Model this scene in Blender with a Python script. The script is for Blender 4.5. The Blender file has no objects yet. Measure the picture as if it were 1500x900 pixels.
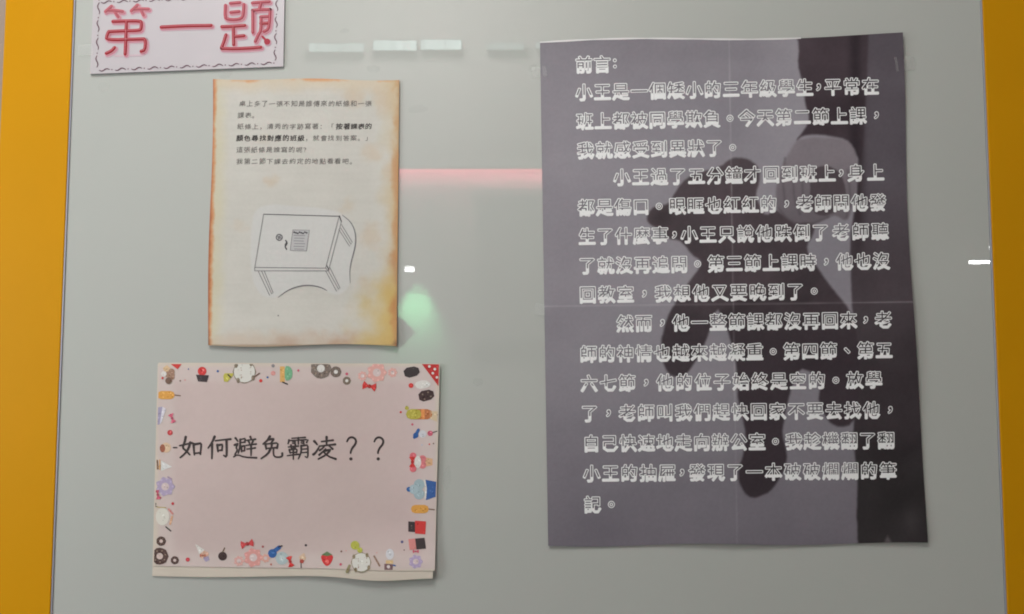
import bpy, math, random
import numpy as np
random.seed(4)
S = bpy.context.scene
C = S.collection

# ---------------------------------------------------------------- camera
F = 1299.0                       # focal length in pixels of the 1500 px wide photograph
CAM = np.array([0.0, -0.984, 1.45])
TH = math.radians(4.3)
cd = bpy.data.cameras.new('camera'); cam = bpy.data.objects.new('camera', cd); C.objects.link(cam)
cam.location = CAM; cam.rotation_euler = (math.radians(90) + TH, 0, 0)
cd.sensor_width = 36; cd.lens = 36 * F / 1500; cd.clip_start = 0.02; cd.clip_end = 100
S.camera = cam

# ---------------------------------------------------------------- light
w = bpy.data.worlds.new('World'); S.world = w; w.use_nodes = True
w.node_tree.nodes['Background'].inputs[0].default_value = (1.0, 0.975, 0.92, 1)
w.node_tree.nodes['Background'].inputs[1].default_value = 0.125

def area(name, loc, target, size, power, col=(1, 1, 1), sy=None, cat=None, label=None):
    l = bpy.data.lights.new(name, 'AREA'); l.energy = power; l.color = col; l.size = size
    if sy: l.shape = 'RECTANGLE'; l.size_y = sy
    o = bpy.data.objects.new(name, l); C.objects.link(o); o.location = loc
    d = np.array(target, float) - np.array(loc, float)
    from mathutils import Vector
    o.rotation_euler = Vector(d).to_track_quat('-Z', 'Y').to_euler()
    return o
area('ceiling_light', (-0.42, -1.00, 2.70), (-0.35, 0, 1.4), 0.6, 16.5, (1.0, 0.99, 0.97))
area('window_light', (-1.55, -0.85, 1.55), (-0.1, 0, 1.3), 0.6, 10.8, (0.93, 0.98, 1.0))
area('hall_fill_light', (-0.9, -6.1, 5.6), (-0.7, -8.15, 2.9), 1.2, 300, (1.0, 0.95, 0.935))  # unseen lamp added to brighten the hall wall mirrored in the glass

S.view_settings.view_transform = 'Standard'; S.view_settings.look = 'None'
S.view_settings.exposure = 0.0; S.view_settings.gamma = 1.0
S.cycles.filter_width = 1.9
S.cycles.use_denoising = True
S.cycles.max_bounces = 6

# ---------------------------------------------------------------- geometry of the place
ct, st = math.cos(TH), math.sin(TH)
def ray(u, v):
    x = (np.asarray(u, float) - 750) / F; y = -(np.asarray(v, float) - 450) / F
    return np.stack([x, ct - st * y, st + ct * y], -1)
def P(u, v, h=0.0):              # where the line of sight meets the sheet standing h in front of the board (y = 0)
    d = ray(u, v); t = (-np.asarray(h, float) - CAM[1]) / d[..., 1]
    return CAM + d * t[..., None]
def R(u, v, dist):               # thing at y = -dist whose mirror image shows there in the glass
    d = ray(u, v); t = (dist - CAM[1]) / d[..., 1]
    p = CAM + d * t[..., None]; p = np.array(p); p[..., 1] *= -1
    return p

def lin(c):
    c = np.asarray(c, float) / 255.0
    return np.where(c <= 0.04045, c / 12.92, ((c + 0.055) / 1.055) ** 2.4)

# ---------------------------------------------------------------- materials
def mat(name, col=(0.5, 0.5, 0.5), rough=0.5, metal=0, attr=None, noise=0.0, nscale=20, bump=0.0, bscale=300, emit=None, es=0, spec=0.5, coat=0, coatr=0.03):
    m = bpy.data.materials.new(name); m.use_nodes = True
    nt = m.node_tree; b = nt.nodes['Principled BSDF']
    b.inputs['Roughness'].default_value = rough; b.inputs['Metallic'].default_value = metal
    b.inputs['Specular IOR Level'].default_value = spec
    b.inputs['Coat Weight'].default_value = coat; b.inputs['Coat Roughness'].default_value = coatr
    b.inputs['Base Color'].default_value = (*col, 1)
    tc = nt.nodes.new('ShaderNodeTexCoord')
    src = None
    if attr:
        a = nt.nodes.new('ShaderNodeAttribute'); a.attribute_name = attr; src = a.outputs['Color']
    if noise:
        n = nt.nodes.new('ShaderNodeTexNoise'); n.inputs['Scale'].default_value = nscale; n.inputs['Detail'].default_value = 5
        nt.links.new(tc.outputs['Object'], n.inputs['Vector'])
        mr = nt.nodes.new('ShaderNodeMapRange'); mr.inputs['To Min'].default_value = 1 - noise; mr.inputs['To Max'].default_value = 1 + noise
        mr.inputs['From Min'].default_value = 0.25; mr.inputs['From Max'].default_value = 0.75
        nt.links.new(n.outputs['Fac'], mr.inputs['Value'])
        vm = nt.nodes.new('ShaderNodeVectorMath'); vm.operation = 'SCALE'
        if src: nt.links.new(src, vm.inputs[0])
        else: vm.inputs[0].default_value = col
        nt.links.new(mr.outputs['Result'], vm.inputs['Scale']); src = vm.outputs[0]
    if src: nt.links.new(src, b.inputs['Base Color'])
    if bump:
        n = nt.nodes.new('ShaderNodeTexNoise'); n.inputs['Scale'].default_value = bscale; n.inputs['Detail'].default_value = 4
        nt.links.new(tc.outputs['Object'], n.inputs['Vector'])
        bp = nt.nodes.new('ShaderNodeBump'); bp.inputs['Strength'].default_value = bump; bp.inputs['Distance'].default_value = 0.0006
        nt.links.new(n.outputs['Fac'], bp.inputs['Height']); nt.links.new(bp.outputs[0], b.inputs['Normal'])
    if emit:
        b.inputs['Emission Color'].default_value = (*emit, 1); b.inputs['Emission Strength'].default_value = es
    return m
M_glass = mat('whiteboard_glass', (0.454, 0.467, 0.438), 0.35, noise=0.02, nscale=3, spec=0.0, coat=1.0, coatr=0.015)
M_yellow = mat('yellow_lacquer', (0.58, 0.265, 0.001), 0.5, spec=0.12, noise=0.03, nscale=6, bump=0.12, bscale=180)
M_trim = mat('grey_edge', (0.40, 0.40, 0.45), 0.35, metal=0.3)
M_wall = mat('brown_grey_wall', (0.30, 0.23, 0.18), 0.8, noise=0.08, nscale=12, bump=0.4, bscale=90)
M_paper = mat('printed_paper', attr='print', rough=0.6, noise=0.015, nscale=30, bump=0.25, bscale=260)
M_card = mat('laminated_print', attr='print', rough=0.38, noise=0.01, nscale=30, bump=0.08, bscale=120)
M_poster = mat('poster_print', attr='print', rough=0.42, noise=0.025, nscale=25, bump=0.16, bscale=140, spec=0.35)
M_ink = mat('ink', attr='print', rough=0.5, spec=0.3)
M_tape_glint = bpy.data.materials.new('clear_tape_glint'); M_tape_glint.use_nodes = True
b = M_tape_glint.node_tree.nodes['Principled BSDF']; b.inputs['Base Color'].default_value = (0.80, 0.80, 0.78, 1)
b.inputs['Alpha'].default_value = 0.07; b.inputs['Roughness'].default_value = 0.3  # pale clear film, also used for painted glints

# ---------------------------------------------------------------- mesh helpers
def link(name, verts, faces, material, parent=None, cols=None, smooth=False):
    me = bpy.data.meshes.new(name)
    me.from_pydata([tuple(p) for p in verts] if not isinstance(verts, np.ndarray) else verts.tolist(), [], faces)
    if cols is not None:
        a = me.color_attributes.new('print', 'FLOAT_COLOR', 'POINT')
        c = np.ones((len(verts), 4), np.float32); c[:, :3] = cols
        a.data.foreach_set('color', c.ravel())
    if smooth: me.polygons.foreach_set('use_smooth', [True] * len(me.polygons))
    me.materials.append(material); me.update()
    o = bpy.data.objects.new(name, me); C.objects.link(o)
    if parent is not None: o.parent = parent; o.matrix_parent_inverse = parent.matrix_basis.inverted()
    return o
def empty(name, loc, label, cat, group=None):
    o = bpy.data.objects.new(name, None); C.objects.link(o); o.location = loc; o.empty_display_size = 0.05
    o['label'] = label; o['category'] = cat
    if group: o['group'] = group
    return o
def boxm(x0, x1, y0, y1, z0, z1, bev=0.0):
    import bmesh
    bm = bmesh.new(); bmesh.ops.create_cube(bm, size=1)
    for v in bm.verts:
        v.co.x = x0 + (v.co.x + .5) * (x1 - x0); v.co.y = y0 + (v.co.y + .5) * (y1 - y0); v.co.z = z0 + (v.co.z + .5) * (z1 - z0)
    if bev: bmesh.ops.bevel(bm, geom=bm.edges[:], offset=bev, segments=3, affect='EDGES', profile=0.6)
    vs = [tuple(v.co) for v in bm.verts]; fs = [[v.index for v in f.verts] for f in bm.faces]; bm.free()
    return vs, fs
def box(name, x0, x1, y0, y1, z0, z1, m, parent=None, bev=0.0):
    vs, fs = boxm(x0, x1, y0, y1, z0, z1, bev)
    return link(name, vs, fs, m, parent)

def vnoise(u, v, scale, seed=0):
    rs = np.random.RandomState(seed); T = rs.rand(64, 64)
    x = np.asarray(u) / scale + 7.3 * seed; y = np.asarray(v) / scale + 3.1 * seed
    xi = np.floor(x).astype(int); yi = np.floor(y).astype(int); fx = x - xi; fy = y - yi
    fx = fx * fx * (3 - 2 * fx); fy = fy * fy * (3 - 2 * fy)
    g = lambda a, b_: T[a % 64, b_ % 64]
    return (g(xi, yi) * (1 - fx) + g(xi + 1, yi) * fx) * (1 - fy) + (g(xi, yi + 1) * (1 - fx) + g(xi + 1, yi + 1) * fx) * fy
def fbm(u, v, scale, seed=0, n=4):
    s = 0; a = 1; tot = 0
    for i in range(n):
        s = s + a * vnoise(u, v, scale / 2 ** i, seed + i); tot += a; a *= .55
    return s / tot
def sdf(u, v, poly):             # signed distance, negative inside
    p = np.asarray(poly, float); q = np.roll(p, -1, 0)
    u = np.asarray(u, float); v = np.asarray(v, float)
    near = (u > p[:, 0].min() - 45) & (u < p[:, 0].max() + 45) & (v > p[:, 1].min() - 45) & (v < p[:, 1].max() + 45)
    if u.ndim and not near.all():
        out = np.full(u.shape, 45.0)
        if near.any(): out[near] = sdf(u[near], v[near], poly)
        return out
    d = np.full(np.shape(u), 1e9); ins = np.zeros(np.shape(u), bool)
    for (ax, ay), (bx, by) in zip(p, q):
        ex, ey = bx - ax, by - ay; L = ex * ex + ey * ey + 1e-9
        t = np.clip(((u - ax) * ex + (v - ay) * ey) / L, 0, 1)
        d = np.minimum(d, (u - ax - t * ex) ** 2 + (v - ay - t * ey) ** 2)
        c = ((ay > v) != (by > v)) & (u < (bx - ax) * (v - ay) / ((by - ay) if by != ay else 1e-9) + ax)
        ins ^= c
    d = np.sqrt(d)
    return np.where(ins, -d, d)
def sm(x, a, b_):
    t = np.clip((x - a) / (b_ - a), 0, 1); return t * t * (3 - 2 * t)
def mixc(c0, c1, f):
    return c0 + (np.asarray(c1, float) - c0) * np.asarray(f)[..., None]
def chaikin(poly, n=2, closed=True):
    p = [tuple(map(float, q)) for q in poly]
    for _ in range(n):
        o = []
        m_ = len(p)
        rng = range(m_ if closed else m_ - 1)
        if not closed: o.append(p[0])
        for i in rng:
            a, b_ = p[i], p[(i + 1) % m_]
            o.append((a[0] * .75 + b_[0] * .25, a[1] * .75 + b_[1] * .25)); o.append((a[0] * .25 + b_[0] * .75, a[1] * .25 + b_[1] * .75))
        if not closed: o.append(p[-1])
        p = o
    return p

class Sheet:
    """a sheet of paper: corner points on the board, how far each point stands off, and the light scale of its print"""
    def __init__(s, tl, tr, br, bl, h, K, edge=None):
        s.q = [np.array(x, float) for x in (tl, tr, br, bl)]; s.h = h; s.K = K; s.edge = edge
    def st(s, a, b_):
        tl, tr, br, bl = s.q
        a = np.asarray(a, float)[..., None]; b_ = np.asarray(b_, float)[..., None]
        p = tl * (1 - a) * (1 - b_) + tr * a * (1 - b_) + br * a * b_ + bl * (1 - a) * b_
        if s.edge is not None: p = p + s.edge(a[..., 0], b_[..., 0])
        return p
    def albedo(s, c): return np.clip(lin(c) / np.asarray(s.K), 0, 0.9)
    def build(s, name, parent, material, nx, ny, colf, thick=0.0004):
        a, b_ = np.meshgrid(np.linspace(0, 1, nx + 1), np.linspace(0, 1, ny + 1))
        p = s.st(a, b_); u, v = p[..., 0].ravel(), p[..., 1].ravel()
        V = P(u, v, s.h(u, v)); cols = s.albedo(colf(u, v))
        idx = np.arange((nx + 1) * (ny + 1)).reshape(ny + 1, nx + 1)
        f = np.stack([idx[1:, :-1], idx[1:, 1:], idx[:-1, 1:], idx[:-1, :-1]], -1).reshape(-1, 4).tolist()
        ring = list(idx[0, :]) + list(idx[1:, -1]) + list(idx[-1, -2::-1]) + list(idx[-2:0:-1, 0])
        n0 = len(V); back = V[ring].copy(); back[:, 1] += thick
        V = np.concatenate([V, back]); cols = np.concatenate([cols, cols[ring] * .3 + .45])
        m_ = len(ring)
        f += [[ring[i], ring[(i + 1) % m_], n0 + (i + 1) % m_, n0 + i] for i in range(m_)]
        return link(name, V, f, material, parent, cols, smooth=False)

class Ink:
    """flat printed shapes lying on a sheet"""
    def __init__(s, sheet, lift=0.00020): s.s = sheet; s.v = []; s.f = []; s.c = []; s.lift = lift; s.l = []; s.k = 0
    def poly(s, pts, col, layer=0):
        n = len(s.v); s.k += 1
        for p in pts:
            s.v.append(p); s.c.append(col); s.l.append(layer * .00006 + (s.k % 9) * .000006)
        s.f.append(list(range(n, n + len(pts)))); return s
    def disc(s, x, y, r, col, layer=0, ry=None, n=14, rot=0):
        ry = ry or r; cr, sr = math.cos(rot), math.sin(rot)
        return s.poly([(x + r * math.cos(-t) * cr - ry * math.sin(-t) * sr, y + r * math.cos(-t) * sr + ry * math.sin(-t) * cr) for t in [2 * math.pi * i / n for i in range(n)]], col, layer)
    def ring(s, x, y, r, r2, col, layer=0, n=14, bump=0, nb=6):
        for i in range(n):
            a, b_ = 2 * math.pi * i / n, 2 * math.pi * (i + 1) / n
            q = lambda t, rr: (x + rr * math.cos(t), y + rr * math.sin(t))
            ra = r * (1 + bump * math.cos(nb * a)); rb = r * (1 + bump * math.cos(nb * b_))
            s.poly([q(a, ra), q(b_, rb), q(b_, r2), q(a, r2)], col, layer)
        return s
    def stroke(s, pts, wd, col, layer=0, taper=None, caps=True):
        """brush stroke; wd one width or one per point"""
        m_ = len(pts); ws = [wd] * m_ if not isinstance(wd, (list, tuple)) else wd
        L = []
        for i in range(m_):
            a = pts[max(i - 1, 0)]; b_ = pts[min(i + 1, m_ - 1)]
            dx, dy = b_[0] - a[0], b_[1] - a[1]; l = math.hypot(dx, dy) or 1
            L.append((-dy / l * ws[i] / 2, dx / l * ws[i] / 2))
        for i in range(m_ - 1):
            p, q = pts[i], pts[i + 1]
            s.poly([(p[0] - L[i][0], p[1] - L[i][1]), (q[0] - L[i + 1][0], q[1] - L[i + 1][1]), (q[0] + L[i + 1][0], q[1] + L[i + 1][1]), (p[0] + L[i][0], p[1] + L[i][1])], col, layer)
        if caps:
            for i in range(m_):
                if ws[i] > 0.5: s.disc(pts[i][0], pts[i][1], ws[i] / 2, col, layer, n=8)
        return s
    def build(s, name, parent):
        v = np.array(s.v, float); u, w_ = v[:, 0], v[:, 1]
        h = s.s.h(u, w_) + s.lift + np.array(s.l)
        V = P(u, w_, h); c = s.s.albedo(np.array(s.c, float))
        return link(name, V, s.f, M_ink, parent, c)

# ---------------------------------------------------------------- glyphs from Blender's own font
_G = {}
def load_glyphs(chars):
    tmp = []
    for ch in sorted(set(chars)):
        if ch in _G or ch == ' ': continue
        c = bpy.data.curves.new('glyph', 'FONT'); c.body = ch; c.resolution_u = 4 if ch in '，。：:' else 1
        o = bpy.data.objects.new('glyph', c); C.objects.link(o); tmp.append((ch, o))
    bpy.context.view_layer.update(); dg = bpy.context.evaluated_depsgraph_get()
    for ch, o in tmp:
        e = o.evaluated_get(dg); me = e.to_mesh()
        vs = [(v.co.x, v.co.y) for v in me.vertices]; fs = [list(p.vertices) for p in me.polygons]
        cnt = {}
        for f in fs:
            for i in range(len(f)):
                k = (f[i], f[(i + 1) % len(f)]); r = (k[1], k[0])
                if r in cnt: cnt[r] += 1
                elif k in cnt: cnt[k] += 1
                else: cnt[k] = 1
        bd = [k for k, n in cnt.items() if n == 1]
        _G[ch] = (vs, fs, bd); e.to_mesh_clear()
    for ch, o in tmp:
        c = o.data; bpy.data.objects.remove(o); bpy.data.curves.remove(c)
def clip(poly, ymin):            # keep the part of a polygon above ymin (font units, y up)
    out = []
    for i in range(len(poly)):
        a, b_ = poly[i], poly[(i + 1) % len(poly)]
        if a[1] >= ymin: out.append(a)
        if (a[1] >= ymin) != (b_[1] >= ymin):
            t = (ymin - a[1]) / (b_[1] - a[1]); out.append((a[0] + t * (b_[0] - a[0]), ymin))
    return out

# ================================================================ THE WALL AND THE BOARD
def zx(u, v, h=0.0):
    p = P(np.array(float(u)), np.array(float(v)), h); return p[0], p[2]
# the board's vertical edges, averaged in metres
xl = np.mean([zx(109, 5)[0], zx(79, 895)[0]]); xr = np.mean([zx(1436, 5)[0], zx(1472, 895)[0]])
Z0, Z1 = 0.85, 2.05
board = empty('notice_board', ((xl + xr) / 2, 0, Z0), 'pale grey-green glass notice board in a yellow frame, holding all the pages', 'notice board')
box('glass_panel', xl, xr, 0.0, 0.006, Z0, Z1, M_glass, board, 0.0008)
for a, b_ in ((xl - 0.0016, xl - 0.0001), (xr + 0.0001, xr + 0.0016)):
    box('edge_trim', a, b_, -0.0012, 0.006, Z0, Z1, M_trim, board, 0.0003)
for a, b_ in ((xl - 0.0790, xl - 0.0018), (xr + 0.0018, xr + 0.0790)):
    box('frame_stile', a, b_, -0.0020, 0.020, Z0 - 0.08, Z1 + 0.08, M_yellow, board, 0.0012)
for a, b_ in ((Z0 - 0.08, Z0 - 0.0005), (Z1 + 0.0005, Z1 + 0.08)):
    box('frame_rail', xl - 0.0017, xr + 0.0017, -0.0019, 0.020, a, b_, M_yellow, board, 0.0010)
o = box('wall', -4, 4, 0.0205, 0.20, 0.0, 5.5, M_wall); o['kind'] = 'structure'

nt = M_glass.node_tree; bs_ = nt.nodes['Principled BSDF']; tc = nt.nodes['Texture Coordinate']
n_ = nt.nodes.new('ShaderNodeTexNoise'); n_.inputs['Scale'].default_value = 7; n_.inputs['Detail'].default_value = 7; n_.inputs['Roughness'].default_value = .7; n_.inputs['Distortion'].default_value = 1.2
nt.links.new(tc.outputs['Object'], n_.inputs['Vector'])
mr_ = nt.nodes.new('ShaderNodeMapRange'); mr_.inputs['From Min'].default_value = .45; mr_.inputs['From Max'].default_value = .75; mr_.inputs['To Min'].default_value = .006; mr_.inputs['To Max'].default_value = .022
nt.links.new(n_.outputs['Fac'], mr_.inputs['Value']); nt.links.new(mr_.outputs['Result'], bs_.inputs['Coat Roughness'])
M_smudge = mat('dried_glue_haze', (0.62, 0.63, 0.60), 0.6); M_smudge.node_tree.nodes['Principled BSDF'].inputs['Alpha'].default_value = 0.06
def smudge(u, v, a, b_, seed):
    rr = random.Random(seed); pts = []
    for i in range(26):
        t = -2 * math.pi * i / 26; k = 1 + .15 * math.sin(2 * t + seed) + rr.uniform(-.12, .12)
        pts.append((u + a * k * math.cos(t), v + b_ * k * math.sin(t)))
    c_ = P(np.array(u * 1.), np.array(v * 1.), 0.0002)
    V = [c_] + [P(np.array(p[0]), np.array(p[1]), 0.0002) for p in pts]
    link('glue_smudge', V, [[0, 1 + i, 1 + (i + 1) % 26] for i in range(26)], M_smudge, board)
for a_ in ((547, 101, 9, 6, 1), (612, 160, 12, 7, 2), (330, 150 - 40, 10, 5, 3), (505, 45, 8, 3, 4), (700, 560, 9, 5, 5), (1338, 92, 5, 10, 7), (152, 128, 8, 9, 8), (780, 100, 6, 6, 9), (655, 700, 6, 16, 10)): smudge(*a_)

# ================================================================ DARK STORY POSTER
def h_poster(u, v):
    u = np.asarray(u, float); v = np.asarray(v, float)
    fx = np.abs(u - (1068 + (v - 60) * 0.016)); fy = np.abs(v - (449 - (u - 800) * 0.012))
    h = 0.0016 + 0.0009 * np.exp(-np.sqrt(fx * fx + 16) / 60) + 0.0014 * np.exp(-np.sqrt(fy * fy + 9) / 70)
    h = h + 0.0028 * (fbm(u, v, 240, 3, 3) - .4) + 0.0007 * fbm(u * .6, v, 75, 9, 2)
    h = h + 0.0032 * sm(v, 700, 800) * (0.5 + 0.5 * np.sin(u / 52.0)) * 0.5
    h = h + 0.0040 * sm(u, 1230, 1350) * (0.45 + 0.55 * np.sin(v / 70.0 + 1.0)) * 0.6
    h = h + 0.0025 * sm(-v, -95, -55) * (0.5 + 0.5 * np.sin(u / 75.0))
    return np.maximum(h, 0.0006)
def e_poster(a, b_):
    e = np.zeros(a.shape + (2,))
    e[..., 0] = np.where(a > .5, (a - .5) * 2, 0) * (3.0 * np.sin(b_ * 5.4 + 2.6) + 1.0 * np.sin(b_ * 13))
    e[..., 1] = np.where(b_ < .3, (1 - b_ / .3), 0) * (3.0 * np.sin(a * 7.0 + 3.3)) + np.where(b_ > .85, (b_ - .85) / .15, 0) * (1.6 * np.sin(a * 12))
    return e
SLEEVE = [(1150, 0), (1163, 40), (1171, 68), (1168, 95), (1173, 112), (1177, 130), (1180, 155), (1186, 172), (1180, 188), (1165, 207), (1176, 199), (1192, 197), (1215, 199), (1240, 204), (1250, 214), (1256, 232), (1264, 235), (1268, 150), (1275, 0)]
BODY = [(1245, -20), (1257, 40), (1254, 120), (1252, 200), (1258, 232), (1256, 280), (1250, 320), (1245, 350), (1247, 420), (1249, 460), (1255, 487), (1262, 540), (1256, 590), (1249, 628), (1252, 663), (1257, 703), (1255, 740), (1255, 765), (1258, 810), (1258, 860), (1500, 860), (1500, -20)]
HEAD = [(948, 318), (953, 306), (966, 301), (978, 300), (987, 286), (998, 268), (1013, 257), (1036, 250), (1058, 243), (1064, 237), (1076, 231), (1090, 231), (1104, 237), (1113, 250), (1113, 267), (1106, 282), (1112, 300), (1122, 318), (1136, 306), (1150, 318), (1167, 330), (1184, 324), (1194, 332), (1190, 346), (1181, 359), (1184, 372), (1194, 388), (1217, 420), (1249, 460), (1258, 490), (1266, 540), (1262, 590), (1249, 622), (1231, 626), (1218, 621), (1211, 612), (1198, 592), (1202, 562), (1190, 545), (1170, 538), (1158, 573), (1149, 612), (1145, 636), (1151, 656), (1153, 672), (1149, 688), (1140, 704), (1128, 720), (1115, 727), (1102, 730), (1090, 722), (1082, 706), (1082, 688), (1089, 662), (1093, 634), (1087, 611), (1079, 576), (1080, 544), (1073, 509), (1067, 487), (1060, 466), (1049, 450), (1040, 484), (1028, 514), (1014, 537), (1002, 551), (990, 554), (978, 547), (970, 527), (968, 504), (972, 482), (981, 458), (991, 440), (1009, 414), (1018, 402), (1028, 388), (1025, 380), (1014, 374), (1004, 361), (994, 351), (980, 351), (968, 338), (956, 332), (949, 326)]
FIST = [(1186, 262), (1192, 247), (1206, 242), (1222, 246), (1234, 258), (1239, 275), (1240, 292), (1236, 306), (1222, 312), (1204, 318), (1190, 312), (1186, 290)]
HANDP = [(1172, 200), (1157, 222), (1145, 245), (1137, 270), (1136, 296), (1140, 312), (1152, 330), (1166, 337), (1180, 336), (1200, 325), (1222, 314), (1230, 318), (1236, 323), (1243, 320), (1248, 300), (1256, 270), (1257, 240), (1252, 205)]
SLEEVE_, BODY_, HEAD_, HAND_, FIST_ = [chaikin(p, 1) for p in (SLEEVE, BODY, HEAD, HANDP, FIST)]
def c_poster(u, v):
    u = np.asarray(u, float); v = np.asarray(v, float)
    n1 = fbm(u, v, 180, 11); n2 = fbm(u, v, 60, 21); n3 = fbm(u, v, 14, 31)
    base = np.zeros(u.shape + (3,)) + np.array([118, 114, 121.])
    d = np.hypot(u - 1010, v - 330)
    base += (9 * np.exp(-(d / 230) ** 2))[..., None]
    base -= (15 * sm(v, 520, 800))[..., None] * np.array([1, 1.05, 1.0])
    base -= (10 * sm(-v, -150, -50) * sm(-u, -1080, -900))[..., None]
    base += (14 * sm(u, 1060, 1180) * sm(-v, -520, -120))[..., None]
    base += ((n1 - .5) * 14 + (n2 - .5) * 7)[..., None] * np.array([1, .98, .92])
    wob = (n3 - .5) * 2.5
    # hand: close in tone to the ground, darker outline and finger folds
    sh = sdf(u, v, HAND_) + wob
    hand = np.array([102, 95, 101.]) + (16 * sm(-v, -300, -215) - 6 * sm(v, 290, 330))[..., None] + ((n2 - .5) * 10)[..., None]
    c = mixc(base, hand, sm(-sh, -3, 3))
    # bear
    s1 = sdf(u, v, HEAD_) + wob
    bear = np.zeros(u.shape + (3,)) + np.array([58, 49, 54.])
    bear += ((n2 - .45) * 26)[..., None] * np.array([1, .85, .9]) + (10 * sm(-v, -420, -240))[..., None]
    bear = mixc(bear, [44, 36, 42], sm(v, 440, 520) * .6)
    bear = mixc(bear, [40, 33, 37], .7 * np.exp(-((u - 968) / 16) ** 2 - ((v - 318) / 14) ** 2))
    bear = mixc(bear, [40, 33, 37], .5 * np.exp(-(sdf(u, v, [(1050, 470), (1120, 430), (1180, 440), (1181, 441), (1120, 432), (1051, 471)]) / 9) ** 2))
    c = mixc(c, bear, sm(-s1, -2.4, 2.4))
    # fingers over the bear
    c = mixc(c, hand, sm(-sh, -3, 3) * sm(-sdf(u, v, FIST_), -40, 0) * 0.9)
    c = mixc(c, [66, 57, 62], sm(-(sdf(u, v, FIST_) + wob), -1.5, 2) * .9)
    for ln in ([(1150, 232), (1146, 262), (1150, 296)], [(1162, 262), (1163, 292), (1172, 314)], [(1175, 262), (1176, 290), (1184, 310)], [(1140, 305), (1158, 326), (1186, 330), (1214, 318)], [(1186, 262), (1172, 250), (1160, 262)], [(1242, 250), (1246, 290), (1240, 318)]):
        L = chaikin(ln, 2, False); dd = sdf(u, v, L + L[::-1])
        c = mixc(c, [72, 64, 69], .45 * np.exp(-(np.abs(dd) / 2.0) ** 2))
    # coat / body strip at the right
    s2 = sdf(u, v, BODY_) + wob * .7
    body = np.zeros(u.shape + (3,)) + np.array([80, 74, 81.])
    body = mixc(body, [64, 56, 61], sm(v, 240, 420)); body = mixc(body, [50, 43, 47], sm(v, 420, 560)); body = mixc(body, [41, 37, 39], sm(v, 600, 720))
    body = mixc(body, [43, 34, 39], .85 * np.exp(-((u - 1257) / 9) ** 2) * sm(-v, -420, -300))
    body += ((n2 - .5) * 14 + (n1 - .5) * 12)[..., None]
    c = mixc(c, body, sm(-s2, -2.4, 2.4))
    c = mixc(c, [92, 86, 88], .8 * sm(-sdf(u, v, [(1292, 800), (1300, 784), (1310, 800)]), -2, 3) + .25 * np.exp(-((u - 1335) / 14) ** 2 - ((v - 760) / 26) ** 2))  # pale reflections painted into the print near the lower right corner
    c = mixc(c, [30, 26, 29], .35 * np.exp(-((v - 676 + (u - 1300) * .55) / 16) ** 2) * sm(u, 1290, 1340))
    bx = np.exp(-((v - 745 + (u - 1300) * .5) / 22) ** 2) * sm(u, 1265, 1300); c = mixc(c, [30, 27, 28], .5 * bx)
    s3 = sdf(u, v, SLEEVE_) + wob * .7
    slv = np.zeros(u.shape + (3,)) + np.array([60, 50, 56.]) + ((n2 - .5) * 18)[..., None]
    slv = mixc(slv, [40, 32, 38], np.exp(-((u - 1253) / 9) ** 2)); slv = mixc(slv, [45, 36, 42], .6 * np.exp(-((v - 158) / 20) ** 2))
    c = mixc(c, slv, sm(-s3, -2.4, 2.4))
    # worn fold lines and pale cut edge
    fx = np.abs(u - (1068 + (v - 60) * 0.016)); fy = np.abs(v - (449 - (u - 800) * 0.012))
    wear = .25 + .75 * fbm(u, v, 40, 41)
    c = mixc(c, [178, 174, 178], np.exp(-(fx / 1.1) ** 2) * .45 * wear * (1 - .5 * sm(v, 560, 620)))
    c = mixc(c, [178, 174, 178], np.exp(-(fy / 1.1) ** 2) * .45 * wear)
    c += ((fbm(u, v, 3.2, 51, 2) - .5) * 5)[..., None]
    return np.clip(c, 8, 250)
ps = Sheet((791, 63), (1321, 50), (1356, 796), (803, 800), h_poster, 0.74, e_poster)
o = P(np.array(1073.), np.array(798.))
poster = empty('dark_story_poster', o, 'large dark grey folded poster with pale outlined text over a hand holding a toy bear', 'poster')
ps.build('poster_sheet', poster, M_poster, 360, 500, c_poster, 0.0003)
# thin white unprinted margin curling at the top edge
inkm = Ink(ps)
tp = [ps.st(np.array(t), np.array(0.0)) for t in np.linspace(0.0, 0.72, 40)]
inkm.stroke([(p[0], p[1] - 0.2) for p in tp], [1.6 + 1.2 * abs(math.sin(i * .4)) for i in range(40)], (196, 194, 194), 0, caps=False)
inkm.build('white_margin', poster)

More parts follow.
